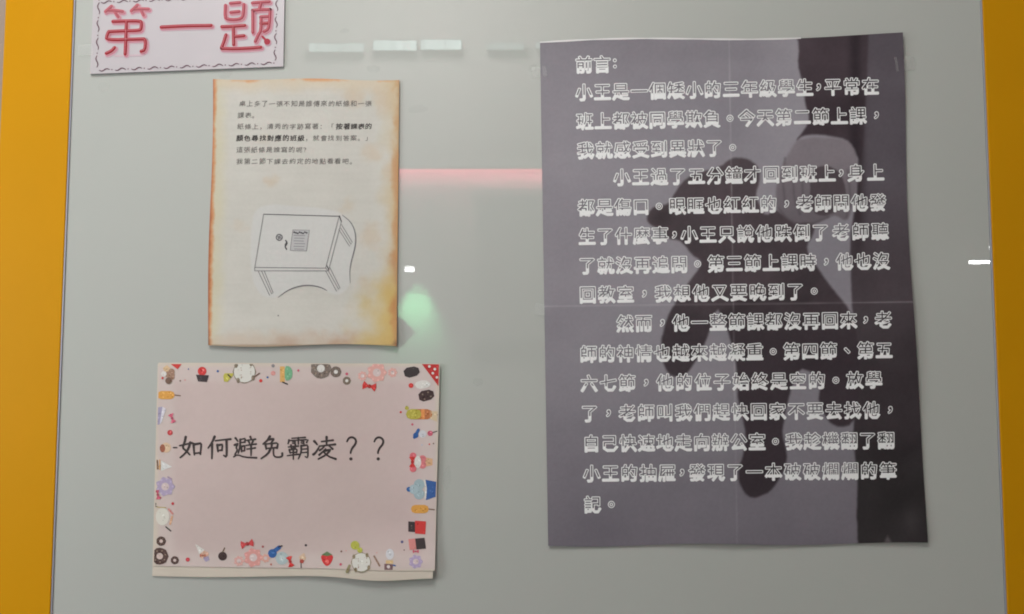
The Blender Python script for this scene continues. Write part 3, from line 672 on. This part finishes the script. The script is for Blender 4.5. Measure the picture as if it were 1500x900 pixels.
# bottom row
motif('printed_doughnut', lambda k: donut(k, 234, 815, 12.5, (84, 64, 60))); motif('printed_doughnut', lambda k: donut(k, 236, 793, 7, (80, 60, 56))); motif('printed_doughnut', lambda k: donut(k, 256, 821, 6, (76, 56, 54)))
motif('printed_ice_cream', lambda k: (cone(k, 300, 814, 7, (196, 160, 140), (160, 150, 176), -.5), k.poly([(286, 797), (300, 806), (292, 812)], WHT, 4), bow(k, 297, 814, 4, (176, 110, 90))))
motif('printed_plum', lambda k: (k.disc(326, 815, 6.5, (66, 50, 50), 1), k.stroke([(326, 809), (329, 803)], 1.6, (100, 80, 60), 2)))
motif('printed_flower', lambda k: flower(k, 371, 817, 13, (204, 146, 140))); motif('printed_flower', lambda k: flower(k, 389, 818, 6, (204, 156, 144))); motif('printed_flower', lambda k: (flower(k, 350, 822, 7, (204, 158, 152)), bow(k, 362, 797, 8.5, (196, 74, 76), -.2)))
motif('printed_blueberry', lambda k: (k.disc(399, 811, 6.5, BLU, 1), k.stroke([(401, 808), (409, 802)], 6, BLU, 1), k.stroke([(409, 801), (413, 800)], 2.2, BLK, 2), k.disc(413, 818, 9.5, (166, 180, 182), 1), k.disc(413, 818, 4, (180, 190, 190), 2), bow(k, 425, 823, 7, RED, 1.3)))
motif('printed_ice_cream', lambda k: (cone(k, 443, 818, 5.5, (204, 176, 150), (170, 80, 70), .2), k.disc(448, 799, 1.8, BLK, 1), k.stroke([(441, 825), (441, 832)], 1.3, BLK, 1)))
motif('printed_jam_tart', lambda k: (k.poly(chaikin([(469, 812), (489, 812), (486, 824), (479, 831), (472, 824)], 2), (198, 56, 58), 1), k.poly([(471, 813), (479, 808), (487, 813), (479, 815)], (96, 120, 84), 2), k.disc(479, 823, 3, (224, 110, 104), 3, n=8)))
motif('printed_cake_plate', lambda k: (plate(k, 529, 824, 13.5, (136, 122, 98)), k.disc(520, 799, 6.5, (172, 172, 76), 4), k.disc(527, 806, 4, (172, 172, 76), 5), k.stroke([(548, 815), (556, 829)], 2.6, (140, 112, 96), 3), k.stroke([(508, 838), (512, 829)], 4, (140, 130, 98), 1)))
motif('printed_mug', lambda k: (k.poly([(563, 826), (576, 827), (575, 835), (563, 835)], (118, 90, 92), 1), k.disc(571, 812, 6, (198, 198, 202), 1, ry=8), k.poly([(565, 821), (576, 821), (576, 826), (565, 826)], (204, 176, 130), 2), k.disc(569, 830.5, 2.6, (206, 196, 194), 3, n=8), k.stroke([(576, 828), (579, 829)], 2, BLU, 2)))
# left column
motif('printed_ice_pop', lambda k: lolly(k, 243, 579, 14, 6, ORG, None, 1)); motif('printed_sweet', lambda k: (k.poly([(229, 597), (238, 596), (236, 620), (229, 623)], (156, 148, 172), 1), k.poly([(238, 596), (243, 599), (237, 618), (234, 622)], (204, 200, 208), 2), bow(k, 252, 613, 6, (196, 96, 118), 1.2)))
motif('printed_berry', lambda k: berry(k, 249, 634, 4, (178, 62, 66))); motif('printed_cream_puff', lambda k: (k.disc(243, 656, 7.5, (206, 178, 150), 1), k.disc(238, 657, 4, (150, 92, 72), 2, ry=6), k.stroke([(254, 656), (259, 656)], 2.2, BLK, 1)))
motif('printed_ice_cream', lambda k: (k.poly([(236, 675), (252, 684), (236, 690)], (204, 204, 202), 1), k.stroke([(230, 675), (231, 687)], 2.6, (126, 96, 72), 1), k.stroke([(234, 674), (234, 688)], 1.8, (204, 160, 110), 1)))
motif('printed_flower', lambda k: (flower(k, 242, 713, 13, (166, 152, 178)), bow(k, 231, 725, 6, MAG, 1.3), k.stroke([(246, 699), (251, 702)], 2.4, (160, 140, 160), 2)))
motif('printed_cake_plate', lambda k: (k.disc(238, 757, 10, (206, 202, 192), 1, ry=13), k.stroke([(228, 738), (227, 742), (231, 743)], 2, BLK, 2), k.stroke([(230, 743), (243, 744)], 1.5, (180, 160, 110), 2), k.stroke([(247, 746), (253, 753)], 2.6, (196, 130, 124), 2), k.stroke([(252, 757), (249, 768)], 3, (204, 160, 130), 2), k.stroke([(243, 772), (250, 778)], 1.8, BLK, 2)))
if 1:
    for x, y, r, c in ((319, 544, 1.8, BLU), (382, 558, 2.6, RED), (392, 553, 1.6, BLU), (437, 543, 1.8, MAG), (508, 548, 2.2, MAG), (264, 558, 1.2, BRN), (271, 557, 1.2, PNK), (587, 604, 1.7, RED), (604, 622, 1.8, MAG), (629, 651, 1.2, RED), (635, 650, 1.2, BRN), (275, 820, 3.2, (184, 62, 72)), (253, 738, 2.2, (184, 62, 72)), (385, 801, 1.8, (160, 90, 90)), (397, 827, 1.6, (170, 100, 90)), (500, 808, 1.5, BRN), (499, 827, 2, MAG), (507, 807, 1, PNK), (589, 794, 2.1, (90, 90, 130)), (592, 806, 1, BRN), (552, 810, 1, PNK), (276, 541, 1, BLU), (618, 652, 1.4, (180, 180, 190))): motif('printed_dot', lambda k: k.disc(x, y, r, c, 1, n=9))

# ================================================================ TITLE SIGN
def h_title(u, v): return 0.0030 + 0.0 * np.asarray(u, float)
ts = Sheet((137, -11), (417, -22), (415, 97.5), (132, 108.5), h_title, 1.22)
def c_title(u, v):
    u = np.asarray(u, float); c = np.zeros(u.shape + (3,)) + np.array([206, 199, 203.]); return c + ((fbm(u, v, 70, 33) - .5) * 5)[..., None]
o = P(np.array(273.), np.array(103.))
title = empty('title_sign', o, 'small white card with large red outlined characters inside a wavy dashed border', 'sign')
ts.build('card', title, M_card, 40, 20, c_title, 0.0024)
def t3(x, y): return (x / 3.3333, y / 3.3333)
CH = {
 'first': [[(545, 32), (516, 58)], [(528, 52), (560, 52), (600, 58)], [(562, 60), (578, 84)], [(672, 26), (642, 55)], [(655, 47), (690, 45), (726, 46)], [(690, 50), (702, 76)],
           [(552, 106), (620, 104), (684, 104), (692, 112), (690, 142), (682, 150), (610, 152), (532, 156)], [(532, 156), (524, 172), (520, 192), (560, 196), (620, 194), (704, 192)], [(704, 192), (712, 204), (708, 246), (690, 252)], [(618, 106), (616, 180), (612, 266)], [(560, 234), (546, 250), (520, 262)]],
 'one': [[(788, 134), (900, 128), (1032, 126)]],
 'topic': [[(1102, 28), (1100, 86), (1112, 96), (1150, 98), (1180, 92), (1190, 72), (1192, 24)], [(1126, 18), (1172, 14)], [(1128, 62), (1168, 58)], [(1084, 132), (1140, 130), (1196, 126)], [(1140, 132), (1142, 220)], [(1144, 180), (1192, 176)], [(1104, 172), (1094, 206), (1082, 236)], [(1084, 238), (1150, 240), (1228, 236), (1274, 232)],
           [(1234, 16), (1276, 12), (1316, 10)], [(1276, 16), (1268, 44)], [(1234, 52), (1280, 48), (1320, 48)], [(1236, 52), (1236, 100), (1236, 160)], [(1320, 48), (1318, 100), (1312, 144), (1290, 156)], [(1274, 84), (1312, 82)], [(1274, 116), (1310, 114)], [(1276, 84), (1276, 150), (1262, 172), (1248, 204)]],
}
for key in ('first', 'one', 'topic'):
    ink = Ink(ts); W_ = 6.0
    for s in CH[key]:
        q = [t3(*p) for p in chaikin(s, 1, False)] if len(s) > 2 else [t3(*p) for p in s]
        top = (s[0][1] < 90)
        core = (172, 30, 48) if not (key == 'first' and top) else (198, 104, 116)
        if key == 'topic' and top: core = (186, 72, 90)
        wd = W_ if key != 'one' else 6.0
        ink.stroke([(a + 1.7, b_ + 2.0) for a, b_ in q], wd + 2.2, (216, 176, 188), 1)
        ink.stroke([(a + 1.0, b_ + 1.2) for a, b_ in q], wd + .4, (204, 128, 144), 3)
        ink.stroke([(a - .1, b_ - .1) for a, b_ in q], wd, (226, 196, 202), 4)
        ink.stroke([(a - .2, b_ - .1) for a, b_ in q], wd - .9, core, 5)
        ink.stroke([(a - .9, b_ - 1.0) for a, b_ in q], 1.0, (214, 120, 128), 7, caps=False)
        ink.stroke([(a + .5, b_ + .7) for a, b_ in q], 1.0, tuple(int(c * .82) for c in core), 7, caps=False)
    if key == 'topic':
        x, y = t3(1304, 204); ink.disc(x + 1.2, y + 1.4, 5.4, (212, 160, 174), 1); ink.disc(x, y, 4.6, (178, 46, 66), 5); ink.stroke([t3(1282, 180), t3(1304, 204)], 3.4, (178, 46, 66), 6)
    if key == 'first': ink.stroke([t3(560, 274), t3(700, 270)], 3.0, (214, 190, 198), 0)
    ink.build('letter', title)
def squig(a, b_, n, side):
    ink = Ink(ts)
    ax, ay = a; bx, by = b_; L = math.hypot(bx - ax, by - ay); dx, dy = (bx - ax) / L, (by - ay) / L; nx, ny = -dy, dx
    step = L / n
    for i in range(n):
        pts = []
        for k in range(9):
            t = (i + .08 + .66 * k / 8) * step; w_ = 1.7 * math.sin(k / 8 * 2 * math.pi + (i % 2) * .6)
            pts.append((ax + dx * t + nx * w_, ay + dy * t + ny * w_))
        ink.stroke(pts, [1.0 + .7 * math.sin(math.pi * k / 8) for k in range(9)], (108, 76, 88), 1, caps=False)
        t = (i + .88) * step; ink.disc(ax + dx * t, ay + dy * t, 1.0, (120, 84, 96), 1, n=7)
    ink.build('border_line', title)
squig((143, 103), (404, 92.5), 11, 0); squig((141.5, 101), (145, -3), 4, 0); squig((402.5, 91), (406, -6), 4, 0); squig((146, 3.5), (405, -6.5), 11, 0)
# mirrored glints beside the sign, painted as a pale see-through strip
tape_glint(title, [(114, 66), (136, 65), (137, 80), (115, 82)], ts)

# ================================================================ WHAT THE GLASS REFLECTS: the far side of the hall behind the camera
D = 8.0
def em(name, col, s): return mat(name, (0.02, 0.02, 0.02), 0.6, emit=col, es=s)
M_hall = mat('hall_plaster', (0.55, 0.54, 0.52), 0.85, noise=0.06, nscale=1.2, bump=.2, bscale=30)
M_dk = mat('grey_board', (0.36, 0.37, 0.37), 0.7, noise=.1, nscale=4); M_dm = mat('dark_plaque', (0.22, 0.22, 0.23), 0.7)
M_fr = mat('window_frame', (0.25, 0.26, 0.26), 0.5)
o = box('opposite_wall', -7, 7, -D - 0.35, -D - 0.15, 0, 7.5, M_hall); o['kind'] = 'structure'
def refl_box(name, u0, u1, v0, v1, dist, th, m, parent=None, bev=0):
    a = R(np.array(float(u0)), np.array(float(v1)), dist); b2 = R(np.array(float(u1)), np.array(float(v0)), dist)
    return box(name, a[0], b2[0], -dist - th, -dist, a[2], b2[2], m, parent, bev)
G = 'clerestory windows mirrored in the top of the glass'
for (u0, u1, v0, v1, br, divs, lab) in (
        (452, 533, 63, 75, 4.2, (469, 498), 'left wide window mirrored in the glass beside the title sign'),
        (546, 610, 58.5, 73, 6.6, (560, 591), 'bright window mirrored above the right edge of the scorched page'),
        (616, 676, 57.5, 72, 6.6, (621, 652), 'brightest window mirrored in the glass, just right of the other bright one'),
        (712, 768, 61.5, 72, 2.6, (745,), 'dim window mirrored in the glass left of the dark poster'),
        (784, 850, 61, 70, 4.0, (800, 830), 'window mirrored at the top left corner of the dark poster')):
    c0 = R(np.array((u0 + u1) / 2), np.array(float(v1)), D)
    wn = empty('clerestory_window', c0, lab, 'window', G)
    xs = [u0] + list(divs) + [u1]; mm = em('window_daylight', (0.80, 1.0, 0.97), br)
    for i in range(len(xs) - 1):
        n_ = max(1, round((xs[i + 1] - xs[i]) / 11)); wd_ = (xs[i + 1] - xs[i] - 1.0) / n_
        for j in range(n_):
            x_ = xs[i] + .5 + j * wd_
            refl_box('pane', x_ + .15, x_ + wd_ - .15, v0 + .5 + random.uniform(0, 1.2), v1 - .5, D, 0.03, em('window_daylight', (0.80, 1.0, 0.97), br * random.uniform(.82, 1.12)), wn)
    refl_box('window_frame', u0 - .6, u1 + .6, v0 - .6, v1 + .6, D + 0.04, 0.05, M_fr, wn)
for (u0, u1, v0, v1, br, lab) in ((712, 773, 135.5, 138.5, 2.2, 'thin pale tube light mirrored left of the dark poster'), (1421, 1458, 381.5, 386.5, 42, 'bright white tube light mirrored at the right edge of the glass'), (1451, 1458, 360, 366, 30, 'small white lamp mirrored above the bright tube by the yellow frame')):
    c0 = R(np.array((u0 + u1) / 2.), np.array((v0 + v1) / 2.), D - .4)
    t_ = empty('tube_light', c0, lab, 'lamp')
    refl_box('tube', u0, u1, v0, v1, D - .4, 0.03, em('tube_glow', (1, 1, 1), br), t_, 0.008)
    refl_box('housing', u0, u1, v0 - 1, v0 - .2, D - .42, 0.05, M_fr, t_)
# pink light strip under a ledge, washing the plaster below it
a = R(np.array(470.), np.array(246.), D); b2 = R(np.array(900.), np.array(246.), D)
led = empty('pink_strip_light', ((a[0] + b2[0]) / 2, -D, a[2]), 'long pink light strip mirrored in the glass between the scorched page and the poster', 'lamp')
box('ledge', a[0], b2[0], -D - 0.149, -D - 0.085, a[2] + .008, a[2] + 0.05, M_hall, led)
box('light_strip', a[0], b2[0], -D - 0.148, -D - 0.086, a[2] - 0.020, a[2] + .006, em('pink_led', (1.0, 0.24, 0.29), 9.5), led)
l = area('pink_wash', ((a[0] + b2[0]) / 2, -D - 0.095, a[2] - 0.024), ((a[0] + b2[0]) / 2, -D - 0.15, a[2] - 0.14), b2[0] - a[0], 34, (1.0, 0.30, 0.38), 0.03)
l.data.spread = math.radians(180)
pn = empty('grey_screen', R(np.array(770.), np.array(520.), D - .2), 'grey rectangular screen mirrored faintly in the glass left of the dark poster', 'screen')
refl_box('screen_board', 698, 860, 285, 500, D + 0.02, 0.05, M_dk, pn, 0.01)
refl_box('screen_border', 690, 868, 276, 508, D + 0.075, 0.03, M_hall, pn, 0.01)
# green downlight
c0 = R(np.array(600.), np.array(395.), D - .1)
dl = empty('green_downlight', c0, 'round white downlight with green glow mirrored at the right edge of the scorched page', 'lamp')
vs = []; fs = []
for k in range(24):
    t = 2 * math.pi * k / 24; vs += [(c0[0] + 0.05 * math.cos(t), c0[1] + 0.05 * math.sin(t) , c0[2] - .020), (c0[0] + 0.05 * math.cos(t), c0[1] + 0.05 * math.sin(t), c0[2] + .020)]
fs = [[2 * k, 2 * ((k + 1) % 24), 2 * ((k + 1) % 24) + 1, 2 * k + 1] for k in range(24)] + [[2 * k for k in range(24)][::-1], [2 * k + 1 for k in range(24)]]
link('lamp_glass', vs, fs, em('lamp_glow', (1, 1, 1), 24), dl)
box('fitting', c0[0] - .07, c0[0] + .07, c0[1] - .06, c0[1] + .06, c0[2] + .03, c0[2] + .09, M_hall, dl, 0.01)
sp = bpy.data.lights.new('green_wash', 'SPOT'); sp.energy = 420; sp.color = (0.30, 1.0, 0.48); sp.spot_size = math.radians(70); sp.spot_blend = 1.0; sp.shadow_soft_size = .05
so = bpy.data.objects.new('green_wash', sp); C.objects.link(so); so.location = (c0[0] + .06, c0[1] - 0.11, c0[2] - .03); so.rotation_euler = (math.radians(-13), math.radians(2), 0)
dm = R(np.array(585.), np.array(487.), D - .05)
sg = empty('diamond_plaque', dm, 'small dark diamond shape mirrored below the green glow beside the scorched page', 'plaque')
r = .165
link('plaque_board', [(dm[0] - r, dm[1] - .02, dm[2]), (dm[0], dm[1] - .02, dm[2] - r), (dm[0] + r, dm[1] - .02, dm[2]), (dm[0], dm[1] - .02, dm[2] + r), (dm[0] - r, dm[1] + .01, dm[2]), (dm[0], dm[1] + .01, dm[2] - r), (dm[0] + r, dm[1] + .01, dm[2]), (dm[0], dm[1] + .01, dm[2] + r)],
     [[3, 2, 1, 0], [4, 5, 6, 7], [0, 1, 5, 4], [1, 2, 6, 5], [2, 3, 7, 6], [3, 0, 4, 7]], M_dm, sg)
